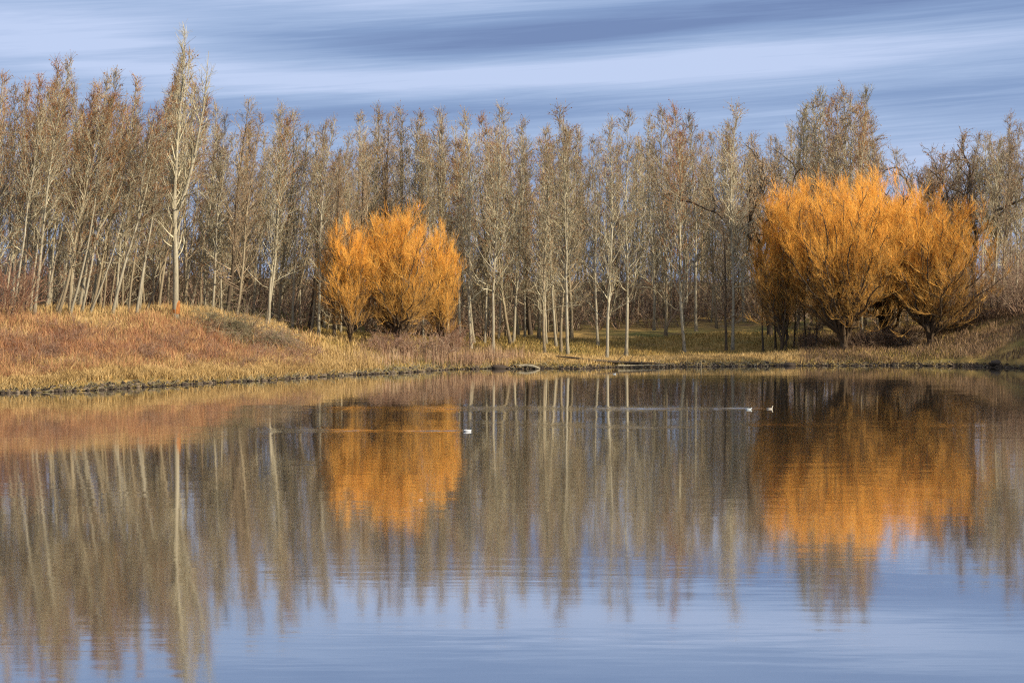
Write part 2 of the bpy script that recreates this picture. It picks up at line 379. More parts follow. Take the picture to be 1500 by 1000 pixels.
# ------------------------------------------------------------------ tree growth
def nrmv(v): return v/np.linalg.norm(v)
def perp(rng, d):
    r = np.array([rng.gauss(0, 1), rng.gauss(0, 1), rng.gauss(0, 1)]); r -= d*np.dot(r, d); return nrmv(r)
def path(rng, p, d, L, n, wob_, up):
    pts = [np.array(p, float)]; d = np.array(d, float)
    for i in range(n):
        d = nrmv(d + perp(rng, d)*wob_*rng.random() + np.array([0, 0, up]))
        pts.append(pts[-1] + d*L/n)
    return pts
def interp(pts, t):
    n = len(pts)-1; f = min(max(t, 0), 0.9999)*n; i = int(f)
    return pts[i]*(1-(f-i)) + pts[i+1]*(f-i), nrmv(pts[i+1]-pts[i])
def bud(S, rng, p, d, size, m):
    q = p + (d*0.25 + np.array([rng.uniform(-.5, .5), rng.uniform(-.5, .5), rng.uniform(-.9, .3)]))*size
    mid_ = (p+q)/2; S.add(p, mid_, size*0.06, size*0.26, m); S.add(mid_, q, size*0.26, size*0.03, m)

def make_poplar(seed, H, width, fork=False, nb=46, start=0.2, mtrunk=None, tw=0, budm=2, budn=1, low=True, r0=None, bend=0.0, sub=7, subsub=5, tipm=1, bare=False, twr=1.2, steep=0.0):
    nb = int(nb*1.2); start *= .72; width *= 1.42
    rng = random.Random(seed)
    TV, TF = [], []; S = Segs()
    r0 = r0 or H*0.0072
    leaders = []
    n = 16; pts = [np.zeros(3)]; d = np.array([0, 0, 1.0]); ph = rng.uniform(0, 6)
    for i in range(n):
        t = i/n
        d = nrmv(np.array([bend*(1-t*1.6)+0.05*math.sin(t*7+ph)+rng.gauss(0, .022), 0.05*math.cos(t*6+ph)+rng.gauss(0, .022), 1.0]))
        pts.append(pts[-1]+d*H/n)
    k = H/pts[-1][2]; pts = [p*k for p in pts]
    rad = [max(r0*(1-(i/n))**0.85, 0.018) for i in range(n+1)]; rad[0] *= 1.35
    tube(TV, TF, [pts[0]-np.array([0, 0, .5])]+pts, [rad[0]*1.15]+rad)
    leaders.append((pts, 1.0, r0))
    if fork:
        t0 = rng.uniform(0.22, 0.42); p, dd = interp(pts, t0); a = rng.uniform(0, 2*PI) if fork is True else fork
        L = H*(1-t0)*rng.uniform(.86, .97); q = [p]; sp = rng.uniform(.16, .26)
        for i in range(11):
            t = i/11; dd = nrmv(np.array([math.cos(a)*sp*(1-t)**1.5*1.8, math.sin(a)*sp*(1-t)**1.5*1.8, 1.0])+np.array([rng.gauss(0, .03), rng.gauss(0, .03), 0]))
            q.append(q[-1]+dd*L/11)
        tube(TV, TF, q, [max(r0*0.62*(1-i/11)**.85, .016) for i in range(12)], 6)
        leaders.append((q, 0.82, r0*.6))
    for (lp, wsc, lr) in leaders:
        cnt = int(nb*(1 if wsc == 1 else .65))
        for b in range(cnt):
            t = start + (0.985-start)*((b+rng.random())/cnt)**0.92
            if wsc < 1: t = (t-start)*1.05
            p, dd = interp(lp, t)
            tt = (t-start)/(1-start)
            prof = (0.35+0.65*math.sin(min(max(tt, 0)*2.2+.25, PI/2)))*(1-max(tt, 0))**0.8 + 0.045
            L = H*width*prof*rng.uniform(.7, 1.25)*wsc
            a = rng.uniform(0, 2*PI); e = rng.uniform(0.6, 1.05) + 0.25*tt + steep
            d0 = np.array([math.cos(a)*math.cos(e), math.sin(a)*math.cos(e), math.sin(e)])
            if low and tt < .12 and rng.random() < .5: d0 = nrmv(np.array([math.cos(a), math.sin(a), .15]))
            br = path(rng, p, d0, L, 5, 0.38, 0.17)
            rb = lr*(1-t)**.7*0.42+.008
            if L > H*width*.75 and rb > .03:
                tube(TV, TF, br, [rb*(1-i/6.2) for i in range(6)], 5)
            else:
                for i in range(5): S.add(br[i], br[i+1], rb*(1-i/6.), rb*(1-(i+1)/6.), tw)
            ns = max(3, int(sub*(L/(H*width))**.7))
            for s in range(ns):
                ts = 0.18+.8*(s+rng.random())/ns
                ps, ds = interp(br, ts)
                d1 = nrmv(ds*rng.uniform(.5, 1.1) + perp(rng, ds)*rng.uniform(.5, .95) + np.array([0, 0, .28]))
                L1 = (L*.33*(1-ts*.55)+.25)*rng.uniform(.6, 1.3)
                sb = path(rng, ps, d1, L1, 3, .4, .08)
                for i in range(3): S.add(sb[i], sb[i+1], (.017-.004*i)*twr, (.013-.004*i)*twr, tw)
                for q_ in range(subsub):
                    tq = .2+.8*(q_+rng.random())/subsub
                    pq, dq = interp(sb, tq)
                    d2 = nrmv(dq + perp(rng, dq)*rng.uniform(.4, .9) + np.array([0, 0, .22]))
                    L2 = rng.uniform(.3, .95)
                    e2 = pq+d2*L2
                    S.add(pq, e2, .0095*twr, .005*twr, tipm if rng.random() < .45+.35*tt else tw)
                    for _ in range(budn):
                        if rng.random() < .35: continue
                        u = rng.uniform(.3, 1.0); bud(S, rng, pq+d2*L2*u, d2, rng.uniform(.10, .20), budm if rng.random() < .35+.6*tt else 3)
    return (np.array(TV), np.array(TF)), S

MT = [M_twigp, M_twigb, M_bud, M_olive]
def protomesh(name, tv, tf, S, mt, mats):
    a = mesh_from(name+'_trunk', tv, [tf], [mt], smooth=True); b = S.mesh(name+'_crown', mats)
    return a, b
PROTO = {}
def add_poplar(key, barkm, mats=None, **kw):
    (tv, tf), S = make_poplar(**kw)
    PROTO[key] = (*protomesh(key, tv, tf, S, barkm, mats or MT), kw['H'])
MTG = [M_greyst, M_twigb, M_bud, M_twigb]
add_poplar('a', M_pale, seed=1, H=20, width=.17, nb=46)
add_poplar('b', M_pale, seed=2, H=20, width=.15, nb=44, start=.3)
add_poplar('c', M_pale, seed=3, H=20, width=.16, nb=42, fork=True, start=.32)
add_poplar('d', M_grey, seed=4, H=20, width=.18, nb=48, start=.2)
add_poplar('e', M_grey, seed=5, H=20, width=.15, nb=42, bend=.10, start=.26)
add_poplar('f', M_pale, seed=6, H=20, width=.14, nb=40, bend=.14, start=.3)
add_poplar('g', M_grey, seed=7, H=20, width=.19, nb=44, fork=True, start=.22)
add_poplar('h', M_dark, [M_twigb, M_twigb, M_bud, M_twigb], seed=8, H=20, width=.17, nb=46, start=.2, r0=.2)
add_poplar('i', M_grey, [M_twigb, M_twigb, M_bud, M_olive], seed=9, H=20, width=.17, nb=46, start=.16)
add_poplar('tall', M_pale, seed=11, H=21.5, width=.135, nb=42, fork=0.25, start=.26, r0=.24, budn=0, subsub=3, sub=5, tipm=0, budm=3, twr=1.2, steep=.16)
add_poplar('sap', M_dark, [M_twigb, M_twigb, M_bud, M_twigb], seed=16, H=6, width=.2, nb=16, start=.4, r0=.08, sub=5)
add_poplar('j', M_pale, seed=17, H=20, width=.17, nb=34, start=.34, bend=.07, fork=True)
add_poplar('k', M_pale, seed=18, H=20, width=.11, nb=30, start=.6, r0=.12, bend=.05)
add_poplar('l', M_grey, seed=19, H=20, width=.12, nb=30, start=.55, r0=.12, bend=-.06)
for kk, sd in (('s1', 13), ('s2', 14), ('s3', 15)):
    add_poplar(kk, M_grey, [M_twigp, M_twigb, M_bud, M_twigb], seed=sd, H=11, width=.34, nb=44, start=.06, r0=.07, fork=(sd == 14), budn=1)
add_poplar('crownp', M_grey, [M_twigp, M_greyst, M_olive, M_greyst], seed=12, H=20, width=.17, nb=52, start=.22, sub=7)
for kk in 'abcdefgijkl':      # the same forms with red-budded tips, as at the left end of the wood
    t_, c_, h_ = PROTO[kk]; c2 = c_.copy(); c2.materials[1] = M_bud; c2.materials[3] = M_twigb; PROTO[kk+'_red'] = (t_, c2, h_)

def make_gnarly(seed, H, spread):
    """old dark cottonwood: crooked limbs forking two times"""
    rng = random.Random(seed); TV, TF = [], []; S = Segs()
    tr = path(rng, (0, 0, -.4), (0.05, 0, 1), H*.42, 7, .25, .2)
    tube(TV, TF, tr, [.25*(1-.06*i) for i in range(8)], 8)
    lv1 = []
    for i in range(7):
        t = rng.uniform(.55, 1.0) if i > 2 else 1.0
        p, d = interp(tr, t); a = i*2*PI/7+rng.uniform(-.5, .5); e = rng.uniform(.6, 1.2)
        L = H*rng.uniform(.42, .58)
        q = path(rng, p, (math.cos(a)*math.cos(e)*spread, math.sin(a)*math.cos(e)*spread, math.sin(e)), L, 8, .75, .12)
        tube(TV, TF, q, [.17*(1-.1*k) for k in range(9)], 6); lv1.append((q, L))
    for q, L in lv1:
        for s in range(8):
            t = .2+.78*(s+rng.random())/8; p, d = interp(q, t)
            d1 = nrmv(d*.7+perp(rng, d)*.8+np.array([0, 0, .25])); L1 = L*.42*rng.uniform(.6, 1.2)*(1.15-t*.5)
            b = path(rng, p, d1, L1, 6, .8, .1)
            tube(TV, TF, b, [.055*(1-.13*k) for k in range(7)], 5)
            for u in range(9):
                t2 = .15+.83*(u+rng.random())/9; p2, d2 = interp(b, t2)
                d3 = nrmv(d2*.6+perp(rng, d2)*.8+np.array([0, 0, .3])); c = path(rng, p2, d3, rng.uniform(.5, 1.3), 3, .6, .1)
                for k in range(3): S.add(c[k], c[k+1], .02-.004*k, .016-.004*k, 0)
                for v in range(5):
                    p4, d4 = interp(c, .2+.8*(v+rng.random())/5); d5 = nrmv(d4+perp(rng, d4)*.8+np.array([0, 0, .15])); e_ = p4+d5*rng.uniform(.2, .5)
                    S.add(p4, e_, .01, .006, 1)
                    for _ in range(2): bud(S, rng, p4+(e_-p4)*rng.random(), d5, .13, 2 if rng.random() < .5 else 1)
    zmax = max(p[2] for p in np.array(S.b))
    return (np.array(TV), np.array(TF)), S, float(zmax)
for key, sd, spd in (('gn1', 21, 1.2), ('gn2', 22, 1.4)):
    (tv, tf), S, zm = make_gnarly(sd, 17, spd)
    PROTO[key] = (*protomesh(key, tv, tf, S, M_dark, [M_twigb, M_twigb, M_bud, M_olive]), zm)

def make_willow(seed, H, W, nst=9, lean=0.0, flat=.66, fe=2.6):
    rng = random.Random(seed); TV, TF = [], []; S = Segs()
    tr = path(rng, (0, 0, -.5), (lean, 0, 1), 1.2+.5, 3, .2, .1)
    tk = min(1.0, W/15); tube(TV, TF, tr, [.46*tk, .38*tk, .33*tk, .27*tk], 8)
    for i in range(nst):
        a = i*2.399+rng.uniform(-.3, .3); rr = ((i+.5)/nst)**.55
        tip = np.array([math.cos(a)*W/2*rr, math.sin(a)*W/2*rr*.85, H*(1-flat*rr**fe)*rng.uniform(.76, .95)])
        p0, _ = interp(tr, rng.uniform(.45, 1.0)); n = 9; q = [p0]
        for k in range(1, n+1):
            t = k/n; s = t**(1.0+.15*rng.random())
            q.append(np.array([p0[0]+(tip[0]-p0[0])*s, p0[1]+(tip[1]-p0[1])*s, p0[2]+(tip[2]-p0[2])*t])+np.array([rng.gauss(0, .16), rng.gauss(0, .16), rng.gauss(0, .05)]))
        tube(TV, TF, q, [max(.16*min(1, .35+tk*.65)*(1-k/n)**.8, .03) for k in range(n+1)], 6)
        plume = rng.uniform(.75, 1.25)
        nb = int(rng.uniform(10, 19))
        for s in range(nb):
            t = .14+.85*(s+rng.random())/nb; p, d = interp(q, t)
            d1 = nrmv(d*.55+perp(rng, d)*rng.uniform(.4, 1.1)+np.array([0, 0, .2 if t > .35 else -.05])); L1 = H*.23*(1.2-t*.75)*rng.uniform(.5, 1.25)*plume
            b = path(rng, p, d1, L1, 5, .5, .12)
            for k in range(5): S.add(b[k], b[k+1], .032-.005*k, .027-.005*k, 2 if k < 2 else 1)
            for u in range(9):
                t2 = .12+.88*(u+rng.random())/9; p2, d2 = interp(b, t2)
                d3 = nrmv(d2*.6+perp(rng, d2)*.6+np.array([0, 0, .55])); Lc = rng.uniform(.5, 1.2)
                c = path(rng, p2, d3, Lc, 3, .5, .10)
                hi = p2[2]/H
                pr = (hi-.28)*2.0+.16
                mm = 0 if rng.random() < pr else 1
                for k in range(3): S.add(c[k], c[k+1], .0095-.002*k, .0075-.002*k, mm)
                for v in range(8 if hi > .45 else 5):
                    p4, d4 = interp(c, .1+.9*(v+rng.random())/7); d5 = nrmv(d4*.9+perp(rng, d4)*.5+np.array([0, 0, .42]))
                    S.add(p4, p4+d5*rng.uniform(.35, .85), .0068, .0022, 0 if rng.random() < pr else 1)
    return (np.array(TV), np.array(TF)), S
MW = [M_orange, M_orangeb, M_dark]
M_wbark = bark('willow_bark', (0.20, 0.14, 0.08), (0.10, 0.07, 0.045), (0.03, 0.022, 0.016), 0.6)
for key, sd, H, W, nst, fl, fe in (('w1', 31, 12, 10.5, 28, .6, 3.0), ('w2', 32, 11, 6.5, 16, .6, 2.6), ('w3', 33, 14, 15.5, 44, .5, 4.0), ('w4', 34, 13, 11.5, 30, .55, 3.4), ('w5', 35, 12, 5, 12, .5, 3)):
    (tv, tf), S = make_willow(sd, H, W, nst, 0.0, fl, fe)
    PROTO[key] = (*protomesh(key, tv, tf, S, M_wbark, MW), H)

def make_shrub(seed, H, W, nst, mats_n=2, droop=0.0, S=None, origin=(0, 0, 0), rs=1.0, sub=9):
    rng = random.Random(seed); S = S or Segs(); o3 = np.array(origin, float)
    for i in range(nst):
        a = rng.uniform(0, 2*PI); rr = rng.random()**.7
        e = math.radians(88-45*rr)
        p = o3+np.array([math.cos(a)*W*.15*rr, math.sin(a)*W*.15*rr, -.15]); L = H*rng.uniform(.7, 1.15)
        q = path(rng, p, (math.cos(a)*math.cos(e)*W/H, math.sin(a)*math.cos(e)*W/H, math.sin(e)), L, 6, .35, .02-droop)
        for k in range(6): S.add(q[k], q[k+1], (.026-.003*k)*rs, (.023-.003*k)*rs, 0)
        for s in range(sub):
            t = .2+.78*(s+rng.random())/sub; p1, d = interp(q, t); d1 = nrmv(d*.8+perp(rng, d)*.7+np.array([0, 0, .15-droop]))
            b = path(rng, p1, d1, L*.3*rng.uniform(.5, 1.2), 3, .5, .03-droop)
            for k in range(3): S.add(b[k], b[k+1], (.013-.003*k)*rs, (.010-.003*k)*rs, rng.randrange(mats_n))
            for v in range(4):
                p4, d4 = interp(b, .1+.9*(v+rng.random())/4); d5 = nrmv(d4+perp(rng, d4)*.7); S.add(p4, p4+d5*rng.uniform(.15, .4), .009*rs, .005*rs, rng.randrange(mats_n))
    return S

# ------------------------------------------------------------------ placing trees
CAMP = np.array([0, 0, CAMH])
def set_tree(key, base_px, d, top_px, top_y, name, label, cat='tree', group=None, yaw=None, wide=1.0, seed=0, parts=('trunk', 'crown')):
    rng = random.Random(seed*7+int(base_px*3+d*11))
    if base_px < 215 and key+'_red' in PROTO and rng.random() < .75: key += '_red'
    elif key+'_red' in PROTO and rng.random() < .2: key += '_red'
    X, Y, Z = at(base_px, d)
    mt, mc, H0 = PROTO[key]
    topz = CAMH + (HY-top_y)*Y/F; H = topz-Z
    dx = (top_px-base_px)/F*Y
    o = thing(name, label, cat, (X, Y, Z), group)
    tilt = math.atan2(dx, H)
    s = math.hypot(H, dx)/H0
    yaw = rng.uniform(0, 2*PI) if yaw is None else yaw
    o.rotation_mode = 'QUATERNION'
    o.rotation_quaternion = (Euler((0, tilt, 0)).to_quaternion() @ Euler((0, 0, yaw)).to_quaternion())
    o.scale = (s*wide, s*wide, s)
    for nm, m in zip(parts, (mt, mc)):
        link(nm, m, o)
    return o

G1 = 'bare poplars along the front of the wood'
PT = [
 # key, base px, d, top px, top y, label, yaw
 ('d', -8, 20, 8, 112, 'brown-budded poplar cut by the left edge of the picture'),
 ('e', 36, 19, 62, 118, 'pale thin poplar beside the red bush, leaning gently right'),
 ('f', 50, 18, 118, 92, 'long pale poplar leaning steeply right from the left end of the bank'),
 ('a', 72, 24, 88, 97, 'upright brown-topped poplar behind the steeply leaning one on the left bank'),
 ('e', 84, 18, 152, 116, 'leaning poplar with white lower trunk, right of the steeply leaning pair'),
 ('i', 101, 19, 135, 140, 'dark-based poplar between two pale leaning trunks on the left bank'),
 ('b', 116, 28, 170, 106, 'thin poplar leaning right with reddish top, behind the left bank grass'),
 ('e', 133, 20, 192, 118, 'dark-footed leaning poplar with a pale sunlit right side, mid left bank'),
 ('a', 170, 26, 202, 150, 'slim straight-topped poplar just left of the gap before the tallest tree'),
 ('f', 199, 17, 232, 165, 'pale poplar with curved dark foot, nearest one left of the tallest tree'),
 ('g', 232, 30, 240, 185, 'grey forked poplar directly behind the left side of the tallest tree'),
 ('tall', 257, 16.5, 272, 44, 'tallest poplar with twin pale leaders and a gnawed orange foot'),
 ('a', 300, 30, 318, 158, 'brown poplar touching the right side of the tallest tree crown'),
 ('h', 332, 25, 365, 150, 'dark slender poplar with a spire top, right of the tallest tree'),
 ('i', 346, 21, 384, 172, 'dark crooked trunk leaning right above the grey arching shrub'),
 ('a', 393, 22, 412, 160, 'pale poplar rising from the crest where the left mound drops'),
 ('d', 408, 26, 432, 166, 'olive-crowned poplar, second behind the dropping crest of the left mound'),
 ('b', 428, 24, 452, 186, 'short-topped poplar left of the tilted pale pair by the left willow'),
 ('e', 455, 20, 482, 184, 'tilted pale poplar, left one of a pair beside the left orange willow'),
 ('f', 467, 18, 500, 178, 'tilted white-stemmed poplar, right one of the pair beside the left willow'),
 ('h', 490, 16, 497, 230, 'dark low-forked trunk at the left foot of the left orange willow'),
 ('d', 520, 30, 530, 170, 'brown poplar top showing above the left shoulder of the left willow'),
 ('a', 548, 32, 557, 163, 'tallest poplar spire directly above the left orange willow'),
 ('c', 590, 30, 588, 160, 'forked poplar above the middle of the left orange willow'),
 ('b', 622, 28, 616, 168, 'poplar with orange-brown top above the right half of the left willow'),
 ('g', 650, 27, 642, 165, 'grey forked poplar just above the right shoulder of the left willow'),
 ('a', 690, 15, 682, 170, 'pale poplar standing right against the right edge of the left willow'),
 ('c', 722, 9, 737, 158, 'pale poplar forking at half height behind the pink reeds'),
 ('d', 748, 22, 708, 172, 'thin left-leaning poplar crossing behind the forked one near the reeds'),
 ('a', 752, 24, 764, 182, 'slim brown-topped poplar right of the forked one near the reeds'),
 ('d', 798, 8, 803, 190, 'dark-footed straight poplar above the pale log at the shore'),
 ('b', 815, 20, 790, 205, 'low brown poplar left of the pale spire above the fallen trunk'),
 ('c', 832, 9, 820, 158, 'white forked poplar with a fine pointed spire above the fallen trunk'),
 ('e', 822, 14, 846, 192, 'thin pale poplar close behind the white forked one'),
 ('b', 876, 20, 868, 205, 'dark-stumped poplar standing back between two leaning shore poplars'),
 ('a', 889, 6, 893, 182, 'leaning shore poplar with dark foot, left of the closely matched pair'),
 ('b', 917, 9, 921, 166, 'straight shore poplar with sunlit right edge, right of the matched pair'),
 ('a', 958, 38, 950, 176, 'pale poplar well back on the grass slope, left of the white one'),
 ('d', 975, 30, 966, 162, 'olive pointed poplar behind the white one on the open grass'),
 ('a', 1003, 13, 988, 162, 'white poplar with a thick dark-sided foot alone on the open grass'),
 ('b', 1020, 34, 1008, 170, 'slim poplar top just right of the white one on the open grass'),
 ('g', 1050, 36, 1042, 198, 'brown spreading poplar between the white one and the thin white one'),
 ('c', 1073, 12, 1077, 156, 'thin chalk-white forked poplar left of the right orange willows'),
 ('h', 1064, 12, 1058, 300, 'short thin dark trunk against the foot of the chalk-white poplar'),
 ('gn1', 1128, 26, 1118, 192, 'old dark cottonwood with crooked limbs left of the right willows'),
 ('crownp', 1168, 34, 1178, 158, 'broad grey poplar, left shoulder of the high clump above right willows'),
 ('crownp', 1205, 36, 1200, 136, 'broad grey poplar, left peak of the high clump above right willows'),
 ('a', 1232, 38, 1235, 134, 'middle spire of the high poplar clump above the right willows'),
 ('crownp', 1268, 36, 1266, 133, 'right pale peak of the high poplar clump above the right willows'),
 ('b', 1312, 40, 1312, 222, 'small lone poplar spire in the sky gap right of the high clump'),
 ('b', 1336, 44, 1334, 256, 'tiny poplar top in the lowest dip of the skyline at right'),
 ('gn2', 1382, 30, 1368, 200, 'purple-brown cottonwood with a rounded top behind the right willow'),
 ('gn1', 1425, 24, 1436, 182, 'dark cottonwood with a bent bare limb near the right edge'),
 ('i', 1470, 20, 1476, 172, 'brown bushy tree with the highest top beside the right edge'),
 ('d', 1502, 18, 1506, 178, 'brown tree cut by the right edge of the picture'),
]
for i, r in enumerate(PT):
    o = set_tree(r[0], r[1], r[2], r[3], r[4], 'cottonwood_tree' if r[0].startswith('gn') else 'poplar_tree', r[5], 'tree',
                 G1, seed=i, yaw=(0.2 if r[0] in ('tall',) else None))
    if r[0] == 'tall': TALL = o
# gnawed patch of bare wood round the foot of the tallest tree
m_wood, nt = mat('gnawed_wood'); tcn = nt.node('ShaderNodeTexCoord')
finish(nt, nt.ramp(nt.noise(nt.scale(tcn.outputs['Object'], (9, 9, 3)), 1.0, 4), [(0.3, (0.16, 0.06, 0.02)), (0.6, (0.42, 0.17, 0.045)), (0.8, (0.60, 0.33, 0.13))]), 0.8)
TV, TF = [], []
ring = []
for i in range(6):
    z = .45+i*.2
    ring.append((z, (.30, .325, .31, .295, .28, .235)[i]))
tube(TV, TF, [(0.0+.01*i, 0, z) for i, (z, r) in enumerate(ring)], [r for z, r in ring], 12)
gn = link('exposed_wood', mesh_from('exposed_wood', np.array(TV), [np.array(TF)], [m_wood], smooth=True), TALL)
gn['label'] = 'orange gnawed wood ringing the trunk foot'
gn.scale = (1, 1, 1)

# thin saplings by the right willows
for i, (bx, d, tx, ty, lab) in enumerate([(1118, 11, 1116, 385, 'thin dark sapling, first of the row left of the broadest willow foot'), (1136, 12, 1138, 370, 'thin dark sapling, second of the row left of the broadest willow foot'),
    (1152, 10, 1150, 400, 'thin dark sapling, third of the row left of the broadest willow foot'), (1163, 12, 1168, 392, 'thin dark sapling, fourth of the row left of the broadest willow foot'),
    (1181, 11, 1178, 405, 'thin dark sapling, fifth of the row left of the broadest willow foot'), (1196, 10, 1194, 410, 'thin dark sapling, last before the broadest willow foot'),
    (1400, 12, 1408, 380, 'thin dark sapling just right of the rightmost willow trunk'), (1412, 15, 1416, 385, 'second thin sapling right of the rightmost willow trunk')]):
    set_tree('sap', bx, d, tx, ty, 'sapling', lab, 'tree', 'dark saplings by the right willows', seed=300+i)
# willows
GW = 'orange willows at the water edge'
for i, (k, bx, d, tx, ty, lab, wd) in enumerate([
    ('w1', 580, 11, 578, 292, 'large bright orange willow left of the reeds, wider of the left two', .84),
    ('w2', 512, 14, 508, 318, 'smaller orange willow tucked against the left side of the left clump', .85),
    ('w2', 646, 12, 648, 328, 'small orange willow forming the right shoulder of the left clump', .62),
    ('w3', 1238, 7, 1226, 258, 'broadest orange willow, left giant of the right-hand pair', .93),
    ('w4', 1366, 8, 1358, 272, 'orange willow right of the broadest one, with a thick black foot', 1.05),
    ('w2', 1298, 14, 1292, 252, 'upright orange willow rising between the two right-hand giants', 1.35),
    ('w5', 1144, 10, 1146, 268, 'narrow brownish-orange willow at the left end of the right-hand group', 1.0),
    ]):
    set_tree(k, bx, d, tx, ty, 'willow_tree', lab, 'tree', GW, seed=100+i, wide=wd)

# back rows of the wood: every trunk a tree of its own
skx = np.array([r[3] for r in PT]); sky_ = np.array([r[4] for r in PT]); od = np.argsort(skx)
skx = skx[od]; sky_ = sky_[od]
BIG = [(x, y) for x, y in zip(skx, sky_) if y < 290]
bx_ = np.array([b[0] for b in BIG]); by_ = np.array([b[1] for b in BIG])
rng = random.Random(77)
SEG = [(-30, 118, 'behind the left end of the bank'), (118, 235, 'behind the bank left of the tallest tree'), (235, 340, 'behind the tallest tree'),
       (340, 470, 'behind the dropping end of the left mound'), (470, 590, 'behind the left half of the left orange willow'),
       (590, 700, 'behind the right half of the left orange willow'), (700, 810, 'behind the pink reeds'), (810, 930, 'behind the fallen trunk'),
       (930, 1060, 'behind the open grass slope'), (1060, 1160, 'behind the chalk-white poplar'), (1160, 1310, 'behind the broadest willow'),
       (1310, 1420, 'behind the rightmost willow'), (1420, 1530, 'at the right edge')]
ORD = ['first', 'second', 'third', 'fourth', 'fifth', 'sixth', 'seventh', 'eighth', 'ninth', 'tenth', 'eleventh', 'twelfth', 'thirteenth', 'fourteenth', 'fifteenth']
for row, (dmin, dmax, step, lift, what) in enumerate([(22, 38, 12, 28, 'nearer slender bare tree'), (42, 75, 15, 45, 'farther thin bare tree'), (27, 58, 15, 0, 'low young bare tree')]):
    for (xa, xb, where) in SEG:
        n = int((xb-xa)/step); 
        for j in range(n):
            bx0 = xa+(j+rng.uniform(.15, .85))*(xb-xa)/n; d = rng.uniform(dmin, dmax)
            lean = rng.uniform(8, 40) if bx0 < 480 else rng.uniform(-14, 14)
            tx = bx0+lean
            ty = float(np.interp(tx, bx_, by_)) + lift*rng.uniform(.3, 1.9)
            if 1290 < tx < 1350: ty = max(ty, 290)
            key = rng.choice(['d', 'i', 'e', 'b', 'j', 'k', 'k', 'l', 'l', 'h', 'c', 'f'])
            if 850 < bx0 < 1185: d = max(d, rng.uniform(40, 80))
            if row == 2: key = rng.choice(['s1', 's2', 's3']); ty = rng.uniform(290, 385)
            set_tree(key, bx0, d, tx, ty, 'bare_tree', '%s %s, %s from left' % (what, where, ORD[j]), 'tree', 'bare trees in the back rows of the wood', seed=500+row*200+j, wide=rng.uniform(.75, 1.3))
for j in range(15):       # dense leaning poles at the left end
    bx0 = -4+j*17+rng.uniform(-5, 5); tx = bx0+rng.uniform(35, 95)
    set_tree(rng.choice(['k', 'k', 'l', 'j']), bx0, rng.uniform(17.5, 24), tx, float(np.interp(tx, bx_, by_))+rng.uniform(15, 60), 'bare_tree',
             'slim pale pole-like tree leaning right on the left bank crest, %s from left' % ORD[j], 'tree', 'leaning pole-like trees on the left bank', seed=780+j)
# trees standing on the right shore outside the frame: their shade falls over the right bank
rng = random.Random(5)
for j in range(16):
    px_ = 1590+j*20+rng.uniform(-8, 8)
    set_tree(rng.choice(['d', 'i', 'g', 'crownp', 'h']), px_, rng.uniform(4, 22), px_+rng.uniform(-10, 10), 170-rng.uniform(0, 50)-(j*4), 'shore_tree',
             'bare brown tree on the right shore beyond the picture edge, %s along' % (ORD+['sixteenth'])[j], 'tree', 'trees on the right shore', seed=900+j, wide=1.5)

# ------------------------------------------------------------------ shrubs
def shrub(px, d, H, W, nst, mats, name, label, seed, droop=0.0, group=None, rs=1.0, sub=9):
    S = make_shrub(seed, H, W, nst, 2, droop, rs=rs, sub=sub)
    me = S.mesh(name, mats); o = link(name, me, None, at(px, d)); tag(o, label, 'shrub', group); return o
shrub(8, 17, 4.6, 4.5, 60, [M_red, M_red], 'red_shrub', 'dense dark red bush at the left edge of the bank', 41)
shrub(312, 14, 3.0, 6.0, 80, [M_greyst, M_greyst], 'arching_shrub', 'low olive-grey arching shrub right of the tallest tree', 42, .22)
shrub(358, 12, 3.6, 7.5, 120, [M_greyst, M_purp], 'arching_shrub', 'wide grey tangled shrub at the end of the left mound', 43, .22)
shrub(398, 12, 2.4, 5, 34, [M_purp, M_greyst], 'arching_shrub', 'small shrub with long bowed twigs on the mound end', 44, .25)
GP = 'purple-brown shrubs in front of the left willow'
for k, (px, d, H, W, ns, lb) in enumerate([(560, 8, 1.8, 2.6, 40, 'low purple-brown shrub under the left half of the left willow'), (600, 6, 1.8, 2.6, 40, 'pinkish shrub directly below the left willow trunk'),
                       (640, 5, 2.2, 2.6, 45, 'pinkish shrub below the right shoulder of the left willow'), (665, 12, 2.6, 3, 45, 'tall twiggy shrub between the left willow and pale poplars')]):
    shrub(px, d, H, W, ns, [M_purp, M_red], 'twiggy_shrub', lb, 50+k, group=GP)
GR = 'dark shrubs on the right bank'
for k, (px, d, H, W, ns, lb) in enumerate([(1262, 9, 2.4, 3.6, 50, 'dark shrub against the right side of the broadest willow foot'), (1292, 9, 2.2, 3.4, 50, 'dark shrub midway between the two right-hand willow trunks'),
                       (1325, 9, 2.2, 3.0, 45, 'dark shrub left of the rightmost willow trunk'), (1185, 12, 2.4, 3.5, 40, 'brown shrub left of the broadest willow foot'),
                       (1415, 14, 3.0, 4, 55, 'purple-brown shrub right of the rightmost willow trunk'), (1455, 16, 4.5, 5, 75, 'tall brown thicket bush near the right edge'),
                       (1494, 15, 6.0, 5, 90, 'tallest brown bush cut by the right edge')]):
    shrub(px, d, H, W, ns, [M_purp, M_twigb], 'dark_shrub', lb, 60+k, group=GR)

rng = random.Random(18); S = Segs()
for i in range(150):
    px = rng.uniform(-60, 470); d = rng.gauss(8, 3.2)
    if d < 2.5 or d > 15: continue
    x, y, z = at(px, d); h = rng.uniform(.6, 1.5); make_shrub(3000+i, h, h*rng.uniform(1, 1.8), 11, 2, .03, S, (x, y, z), .75, 5)
o = link('red_brush', S.mesh('red_brush', [M_red, M_purp])); tag(o, 'low red twiggy brush scattered over the left bank', 'brush', kind='stuff')
